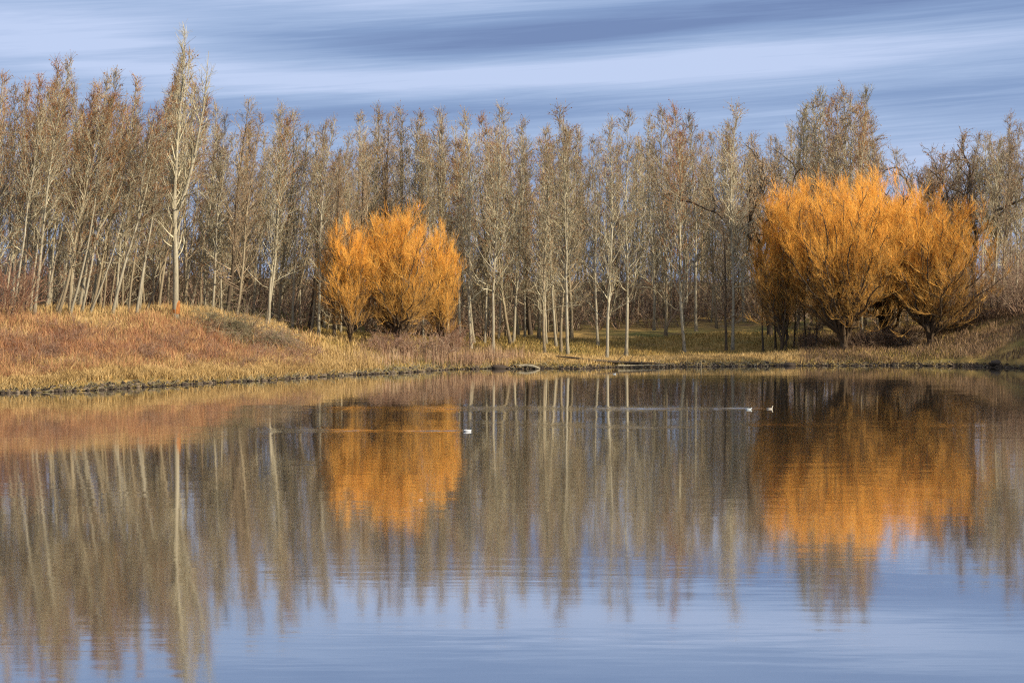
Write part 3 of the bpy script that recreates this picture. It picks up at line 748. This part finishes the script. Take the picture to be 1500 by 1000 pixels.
# tangled undergrowth below the wood, one mass
rng = random.Random(8); S = Segs()
for i in range(420):
    px = rng.uniform(-40, 1540); d = rng.uniform(26, 80) if not 720 < px < 1180 else rng.uniform(40, 85)
    if px < 420: d = rng.uniform(34, 80)
    x, y, z = at(px, d); make_shrub(1000+i, rng.uniform(2.5, 6.0), rng.uniform(3, 5), 11, 2, 0.02, S, (x, y, z), 1.6, 6)
o = link('undergrowth', S.mesh('undergrowth', [M_purp, M_twigb])); tag(o, 'tangled purple-brown undergrowth beneath the bare trees', 'undergrowth', kind='stuff')

# ------------------------------------------------------------------ grass and weeds
def blades(name, N, pick, hgt, wid, mats, label, cat, seed, lean=.35, thin=None):
    r = np.random.default_rng(seed)
    px, d = pick(r, N); Y = np.interp(px, SH[:, 0], SH[:, 1])+d; X = (px-750)/F*Y
    Z = ground(X, Y); ok = Z > 0.05
    if thin: ok &= (wob(X+31, Y*1.2, thin[0])+.6*wob(X-7, Y*1.3, thin[0]*2.7)+r.normal(0, .35, N)) > thin[1]
    X, Y, Z = X[ok], Y[ok], Z[ok]; n = len(X)
    clump = 0.5+0.3*wob(X, Y, .9)+.3*wob(X+5, Y*1.3, 2.6)
    h = r.uniform(hgt[0], hgt[1], n)*np.clip(.4+.85*clump, .15, 2)*np.where(r.random(n) < .06, 1.5, 1); a = r.uniform(0, 2*PI, n); w_ = r.uniform(.6, 1.3, n)*wid
    ln = r.uniform(0, lean, n)*h; b = r.uniform(0, 2*PI, n)
    V = np.zeros((n, 5, 3))
    dx, dy = np.cos(a)*w_/2, np.sin(a)*w_/2; lx, ly = np.cos(b)*ln, np.sin(b)*ln
    V[:, 0] = np.stack([X-dx, Y-dy, Z-.05], 1); V[:, 1] = np.stack([X+dx, Y+dy, Z-.05], 1)
    V[:, 2] = np.stack([X+dx*.8+lx*.3, Y+dy*.8+ly*.3, Z+h*.55], 1); V[:, 3] = np.stack([X-dx*.8+lx*.3, Y-dy*.8+ly*.3, Z+h*.55], 1)
    V[:, 4] = np.stack([X+lx, Y+ly, Z+h], 1)
    k = (np.arange(n)*5)[:, None]
    q = np.hstack([k, k+1, k+2, k+3]); t = np.hstack([k+3, k+2, k+4])
    o = link(name, mesh_from(name, V.reshape(-1, 3), [q, t], mats)); tag(o, label, cat, kind='stuff'); return o
M_gold = speckle('gold_grass', [(0.17, 0.11, 0.05), (0.38, 0.25, 0.10), (0.60, 0.41, 0.17), (0.76, 0.58, 0.29)], .5, 0)
M_tan = speckle('tan_grass', [(0.09, 0.08, 0.025), (0.24, 0.18, 0.055), (0.42, 0.28, 0.09), (0.58, 0.42, 0.17)], .25, 0)
M_weed = speckle('red_weeds', [(0.13, 0.055, 0.035), (0.35, 0.15, 0.08), (0.50, 0.28, 0.13), (0.64, 0.45, 0.22)], .45, 0)
M_brown = speckle('brown_weeds', [(0.06, 0.04, 0.025), (0.16, 0.10, 0.06), (0.28, 0.18, 0.10), (0.42, 0.30, 0.17)], .5, 0)
M_reed = speckle('pink_reeds', [(0.13, 0.075, 0.05), (0.30, 0.175, 0.11), (0.47, 0.32, 0.19), (0.62, 0.48, 0.30)], .5, 0)
blades('gold_grass', 60000, lambda r, N: (r.uniform(-150, 560, N), .35+r.gamma(2.0, 1.4, N)), (.35, .8), .035, [M_gold], 'dense golden grass fringe along the foot of the left bank', 'grass', 1, 1.0, (.9, -.9))
blades('red_weeds', 75000, lambda r, N: (np.minimum(r.uniform(-150, 470, N), r.uniform(-100, 520, N)), r.normal(9, 3.6, N).clip(2.5, 20)), (.5, 1.2), .026, [M_weed], 'reddish dry weeds over the face of the left bank', 'weeds', 2, .7, (.28, -.2))
blades('straw_tussocks', 34000, lambda r, N: (r.uniform(-150, 560, N), r.uniform(2, 17, N)), (.35, .95), .045, [M_gold], 'straw-coloured tussocks scattered through the red weeds', 'grass', 9, .9, (.6, .35))
blades('brown_weeds', 45000, lambda r, N: (r.uniform(1170, 1700, N), r.uniform(.6, 24, N)), (.2, .7), .04, [M_brown], 'dull brown weeds and dead grass over the right bank', 'weeds', 10, .9, (.5, -.6))
blades('bank_grass', 100000, lambda r, N: (r.uniform(-150, 1400, N), r.uniform(.5, 30, N)), (.15, .42), .045, [M_tan], 'short tan and olive grass on the banks', 'grass', 3, 1.2)
blades('crest_grass', 30000, lambda r, N: (r.uniform(-100, 420, N), r.uniform(12, 26, N)), (.3, .8), .04, [M_gold], 'golden grass along the crest of the left mound', 'grass', 6, .5)
blades('shore_grass', 26000, lambda r, N: (r.uniform(690, 1180, N), r.uniform(1.2, 7.5, N)), (.2, .5), .04, [M_gold], 'golden grass strip along the far shore', 'grass', 4, .6)
blades('pink_reeds', 4200, lambda r, N: (np.concatenate([r.normal(712, 26, N//2), r.normal(625, 60, N-N//2)]), r.uniform(.6, 7, N)), (.8, 1.9), .028, [M_reed], 'pinkish dry reeds at the shore right of the left willow', 'reeds', 5, .35, (1.1, -.2))

# ------------------------------------------------------------------ shore stones, logs, stakes
m_stone, nt = mat('stone'); g = nt.node('ShaderNodeNewGeometry')
finish(nt, nt.ramp(nt.m('ADD', nt.m('MULTIPLY', g.outputs['Random Per Island'], .7), nt.m('MULTIPLY', nt.noise(g.outputs['Position'], 9, 3), .3)), [(0.1, (0.02, 0.016, 0.012)), (0.6, (0.07, 0.052, 0.038)), (0.85, (0.2, 0.155, 0.105)), (1.0, (0.48, 0.41, 0.29))]), .85)
def rock_verts(rng, n=8, m_=5):
    V = [(0, 0, 1)]; 
    for i in range(1, m_):
        for j in range(n):
            t = PI*i/m_; V.append((math.sin(t)*math.cos(2*PI*j/n), math.sin(t)*math.sin(2*PI*j/n), math.cos(t)))
    V.append((0, 0, -1)); V = np.array(V); V *= np.array([[rng.uniform(.75, 1.15)] for _ in V])
    T = []; Q = []
    for j in range(n): T.append((0, 1+j, 1+(j+1) % n)); T.append((len(V)-1, 1+(m_-2)*n+(j+1) % n, 1+(m_-2)*n+j))
    for i in range(m_-2):
        for j in range(n): Q.append((1+i*n+j, 1+(i+1)*n+j, 1+(i+1)*n+(j+1) % n, 1+i*n+(j+1) % n))
    return V, np.array(T), np.array(Q)
rng = random.Random(12); VV = []; TT = []; QQ = []; off = 0
for i in range(16000):
    px = rng.uniform(-150, 1650); d = rng.uniform(-2.2, 2.8)
    if math.sin(px*.045)+math.sin(px*.013+1)+rng.gauss(0, .6) < -1.3: continue
    x, y, z = at(px, d)
    if not -.08 < z < rng.uniform(.1, .42): continue
    v, t, q = rock_verts(rng, 5, 3); s = rng.uniform(.04, .17)*(1.3 if px < 700 else .9)
    v = v*np.array([s*rng.uniform(.8, 1.8), s, s*.6]); a = rng.uniform(0, PI); c_, s_ = math.cos(a), math.sin(a)
    v = np.stack([v[:, 0]*c_-v[:, 1]*s_+x, v[:, 0]*s_+v[:, 1]*c_+y, v[:, 2]+max(z, 0)+s*.2], 1)
    VV.append(v); TT.append(t+off); QQ.append(q+off); off += len(v)
o = link('shore_gravel', mesh_from('shore_gravel', np.concatenate(VV), [np.concatenate(TT), np.concatenate(QQ)], [m_stone])); tag(o, 'small stones and debris along the waterline', 'gravel', kind='stuff')
# driftwood litter
S = Segs(); rng = random.Random(14)
for i in range(16000):
    px = rng.uniform(-100, 720) if rng.random() < .75 else rng.uniform(720, 1550); d = rng.uniform(-2.2, 3); x, y, z = at(px, d)
    if not -.05 < z < rng.uniform(.15, .5): continue
    a = rng.uniform(0, PI); L = rng.uniform(.15, .7)
    p = np.array([x, y, max(z, 0)+.05]); e = p+np.array([math.cos(a)*L, math.sin(a)*L*.5, rng.uniform(-.1, .4)]); S.add(p, e, .022, .01, rng.randrange(2))
o = link('driftwood_litter', S.mesh('driftwood_litter', [M_greyst, M_tan], 4)); tag(o, 'pale broken twigs washed up along the waterline', 'debris', kind='stuff')
for k, (px, d, sx, sy, sz, lb) in enumerate([(732, .3, .8, .4, .28, 'grey boulder at the shore below the pink reeds'), (1157, .3, .6, .4, .26, 'dark boulder at the shore left of the broadest willow'), (1120, .2, .45, .3, .2, 'small dark rock left of the shore boulder'),
                              (1460, .4, .6, .4, .3, 'dark rock on the waterline near the right edge')]):
    v, t, q = rock_verts(random.Random(k+90), 12, 8); x, y, z = at(px, d)
    o = link('boulder', mesh_from('boulder', v*np.array([sx, sy, sz]), [t, q], [m_stone], smooth=True), None, (x, y, max(z, 0)+sz*.25)); tag(o, lb, 'rock', 'rocks at the waterline')
def log(name, label, pts, radii, m, branches=(), k=9):
    TV, TF = [], []; tube(TV, TF, [p for p in pts], radii, k)
    n = len(TV); extra = [np.array(TF)]
    for idx in (0, len(pts)-1):
        c0 = len(TV); TV.append(np.array(pts[idx], float)); b0 = idx*k
        extra.append(np.array([(b0+j, b0+(j+1) % k, c0) for j in range(k)]))
    o = link(name, mesh_from(name, np.array(TV), extra, [m], smooth=False)); tag(o, label, 'log')
    for b in branches:
        TV, TF = [], []; tube(TV, TF, b, [.045, .035, .015][:len(b)], 5); link('branch', mesh_from('branch', np.array(TV), [np.array(TF)], [m]), o)
    return o
def bp(px, py, Y):   # point at depth Y seen at px,py
    return np.array([(px-750)/F*Y, Y, CAMH-(py-HY)*Y/F])
def onb(px, d, up):
    x, y, z = at(px, d); return np.array([x, y, max(z, 0)+up])
log('fallen_trunk', 'long dark fallen trunk lying along the far shore', [onb(815, 4.8, .30), onb(842, 3.0, .42), onb(870, 2.3, .26), onb(900, 1.2, .34), onb(930, .7, .22), onb(958, .1, .30), onb(985, .0, .15)], [.05, .09, .12, .13, .11, .08, .03], M_dark,
    [[onb(905, 1.2, .4), onb(912, 1.1, .8), onb(915, 1.1, 1.1)], [onb(922, .8, .3), onb(925, .8, .65), onb(928, .8, .9)]])
log('pale_log', 'short pale weathered log at the waterline right of the pink reeds', [onb(760, -.6, .16), onb(770, -.8, .26), onb(781, -.9, .24), onb(791, -1.1, .04)], [.09, .13, .13, .08], M_pale)
log('pale_branch', 'thin white branch resting on the far shore by the two stakes', [onb(905, -.7, .22), onb(945, -.9, .2), onb(975, -1.0, .2)], [.06, .05, .03], M_pale)
for k, (px, ya, yb, lb) in enumerate([(940, 527, 538, 'short thin pale stake in the water by the far shore, left one'), (965, 527, 539, 'thin pale stake in the water by the far shore, middle one'), (1027, 527, 538, 'thin pale stake in the water, right one below the white poplar')]):
    Y = CAMH*F/(yb-HY)-.4; TV, TF = [], []; z1 = CAMH-(ya-HY)*Y/F; x = (px-750)/F*Y
    tube(TV, TF, [(x, Y, -.5), (x+.02, Y, z1*.5), (x+.01, Y, z1)], [.03, .028, .018], 6)
    o = link('stake', mesh_from('stake', np.array(TV), [np.array(TF)], [M_pale])); tag(o, lb, 'stake', 'stakes at the far shore')

# ------------------------------------------------------------------ water birds
def bird_mat(name, white, back, head, zsplit, xhead):
    m, nt = mat(name); tcn = nt.node('ShaderNodeTexCoord'); sp = nt.node('ShaderNodeSeparateXYZ'); nt.l.new(tcn.outputs['Object'], sp.inputs[0])
    n = nt.noise(tcn.outputs['Object'], 30, 3)
    zb = nt.m('ADD', sp.outputs[2], nt.m('MULTIPLY', n, .02))
    isb = nt.m('MULTIPLY', nt.m('SUBTRACT', zb, zsplit), 120, clamp=True)
    c = nt.mix(isb, white, back)
    ish = nt.m('MULTIPLY', nt.m('SUBTRACT', sp.outputs[0], xhead), 120, clamp=True); ish = nt.m('MULTIPLY', ish, nt.m('MULTIPLY', nt.m('SUBTRACT', sp.outputs[2], .115), 120, clamp=True))
    finish(nt, nt.mix(ish, c, head), .6, .3); return m
def loft(secs, k=12):
    """secs: (x, z, half_w, half_h) ellipse sections perpendicular to the path"""
    V = []; T = []; Q = []; n = len(secs)
    P_ = [np.array([s[0], 0, s[1]]) for s in secs]
    for i, s in enumerate(secs):
        d = P_[min(i+1, n-1)]-P_[max(i-1, 0)]; d = nrmv(d); u = np.array([0, 1., 0]); v = np.cross(d, u)
        for j in range(k):
            t = 2*PI*j/k; V.append(P_[i]+u*math.cos(t)*s[2]+v*math.sin(t)*s[3])
    for i in range(n-1):
        for j in range(k): Q.append((i*k+j, i*k+(j+1) % k, (i+1)*k+(j+1) % k, (i+1)*k+j))
    a = len(V); V.append(P_[0]); V.append(P_[-1])
    for j in range(k): T.append((a, (j+1) % k, j)); T.append((a+1, (n-1)*k+j, (n-1)*k+(j+1) % k))
    return np.array(V), np.array(T), np.array(Q)
m_bill, nt = mat('bill'); finish(nt, (0.12, 0.08, 0.04), .4)
m_eye, nt = mat('bird_eye'); finish(nt, (0.02, 0.02, 0.02), .2, .5)
def bird(px, py, scale, yaw, mats, label, neck=1.0, name='duck', cat='duck'):
    x, y = wat(px, py)
    o = thing(name, label, cat, (x, y, -.025), 'birds swimming on the pond'); o.rotation_euler = (0, 0, yaw); o.scale = (scale,)*3
    nk = neck
    secs = [(-.245, .085, .008, .004), (-.21, .075, .035, .018), (-.16, .062, .075, .045), (-.08, .05, .10, .07), (0, .045, .108, .08), (.08, .048, .098, .078),
            (.135, .065, .075, .07), (.158, .10, .046, .05), (.165, .10+.045*nk, .032, .034), (.172, .10+.075*nk, .034, .036), (.188, .10+.105*nk, .036, .036), (.212, .10+.118*nk, .030, .030), (.232, .10+.114*nk, .016, .018)]
    V, T, Q = loft(secs, 14); me = mesh_from('body', V, [T, Q], [mats], smooth=True); b = link('body', me, o)
    V, T, Q = loft([(.226, .10+.115*nk, .014, .014), (.25, .10+.108*nk, .012, .009), (.275, .10+.102*nk, .009, .004)], 8)
    link('bill', mesh_from('bill', V, [T, Q], [m_bill], smooth=True), o)
    for s in (-1, 1):
        V, T, Q = loft([(-.19, .10, .004, .006), (-.13, .10, .016, .03), (-.04, .085, .02, .05), (.04, .08, .016, .045), (.09, .08, .004, .01)], 10)
        V = V+np.array([0, s*.085, 0]); link('wing', mesh_from('wing', V, [T, Q], [mats], smooth=True), o)
        V, T, Q = rock_verts(random.Random(1), 6, 4); V = V*.005+np.array([.205, s*.030, .10+.122*nk]); link('eye', mesh_from('eye', V, [T, Q], [m_eye]), o)
    return o
bm1 = bird_mat('drake_plumage', (0.46, 0.48, 0.50), (0.03, 0.04, 0.045), (0.02, 0.03, 0.03), .135, .14)
bm2 = bird_mat('cream_headed_plumage', (0.48, 0.44, 0.37), (0.07, 0.06, 0.05), (0.62, 0.56, 0.42), .105, .14)
bm3 = bird_mat('pale_plumage', (0.42, 0.46, 0.48), (0.35, 0.40, 0.42), (0.6, 0.66, 0.66), .12, .14)
bird(685, 632, .92, PI*.12, bm1, 'white-bodied duck with dark head, nearest, on the left wake')
bird(1128, 599, .8, 0.05, bm2, 'cream-headed duck with dark back leading the pair at right')
bird(1097, 600, .8, 0.0, bm3, 'low pale duck following the cream-headed one on the right', .35)
bird(900, 548, .62, -.3, bm3, 'small white gull sitting on the water near the far shore', .6, 'gull', 'gull')
# floating feather
x, y = wat(615, 733); V, T, Q = loft([(-.07, .012, .002, .002), (-.03, .02, .02, .005), (.02, .025, .022, .006), (.06, .02, .010, .004), (.09, .03, .002, .002)], 8)
m_f, nt = mat('feather'); finish(nt, (0.85, 0.82, 0.75), .7)
o = link('feather', mesh_from('feather', V, [T, Q], [m_f], smooth=True), None, (x, y, .0)); tag(o, 'tiny white feather floating in the orange reflection', 'feather')
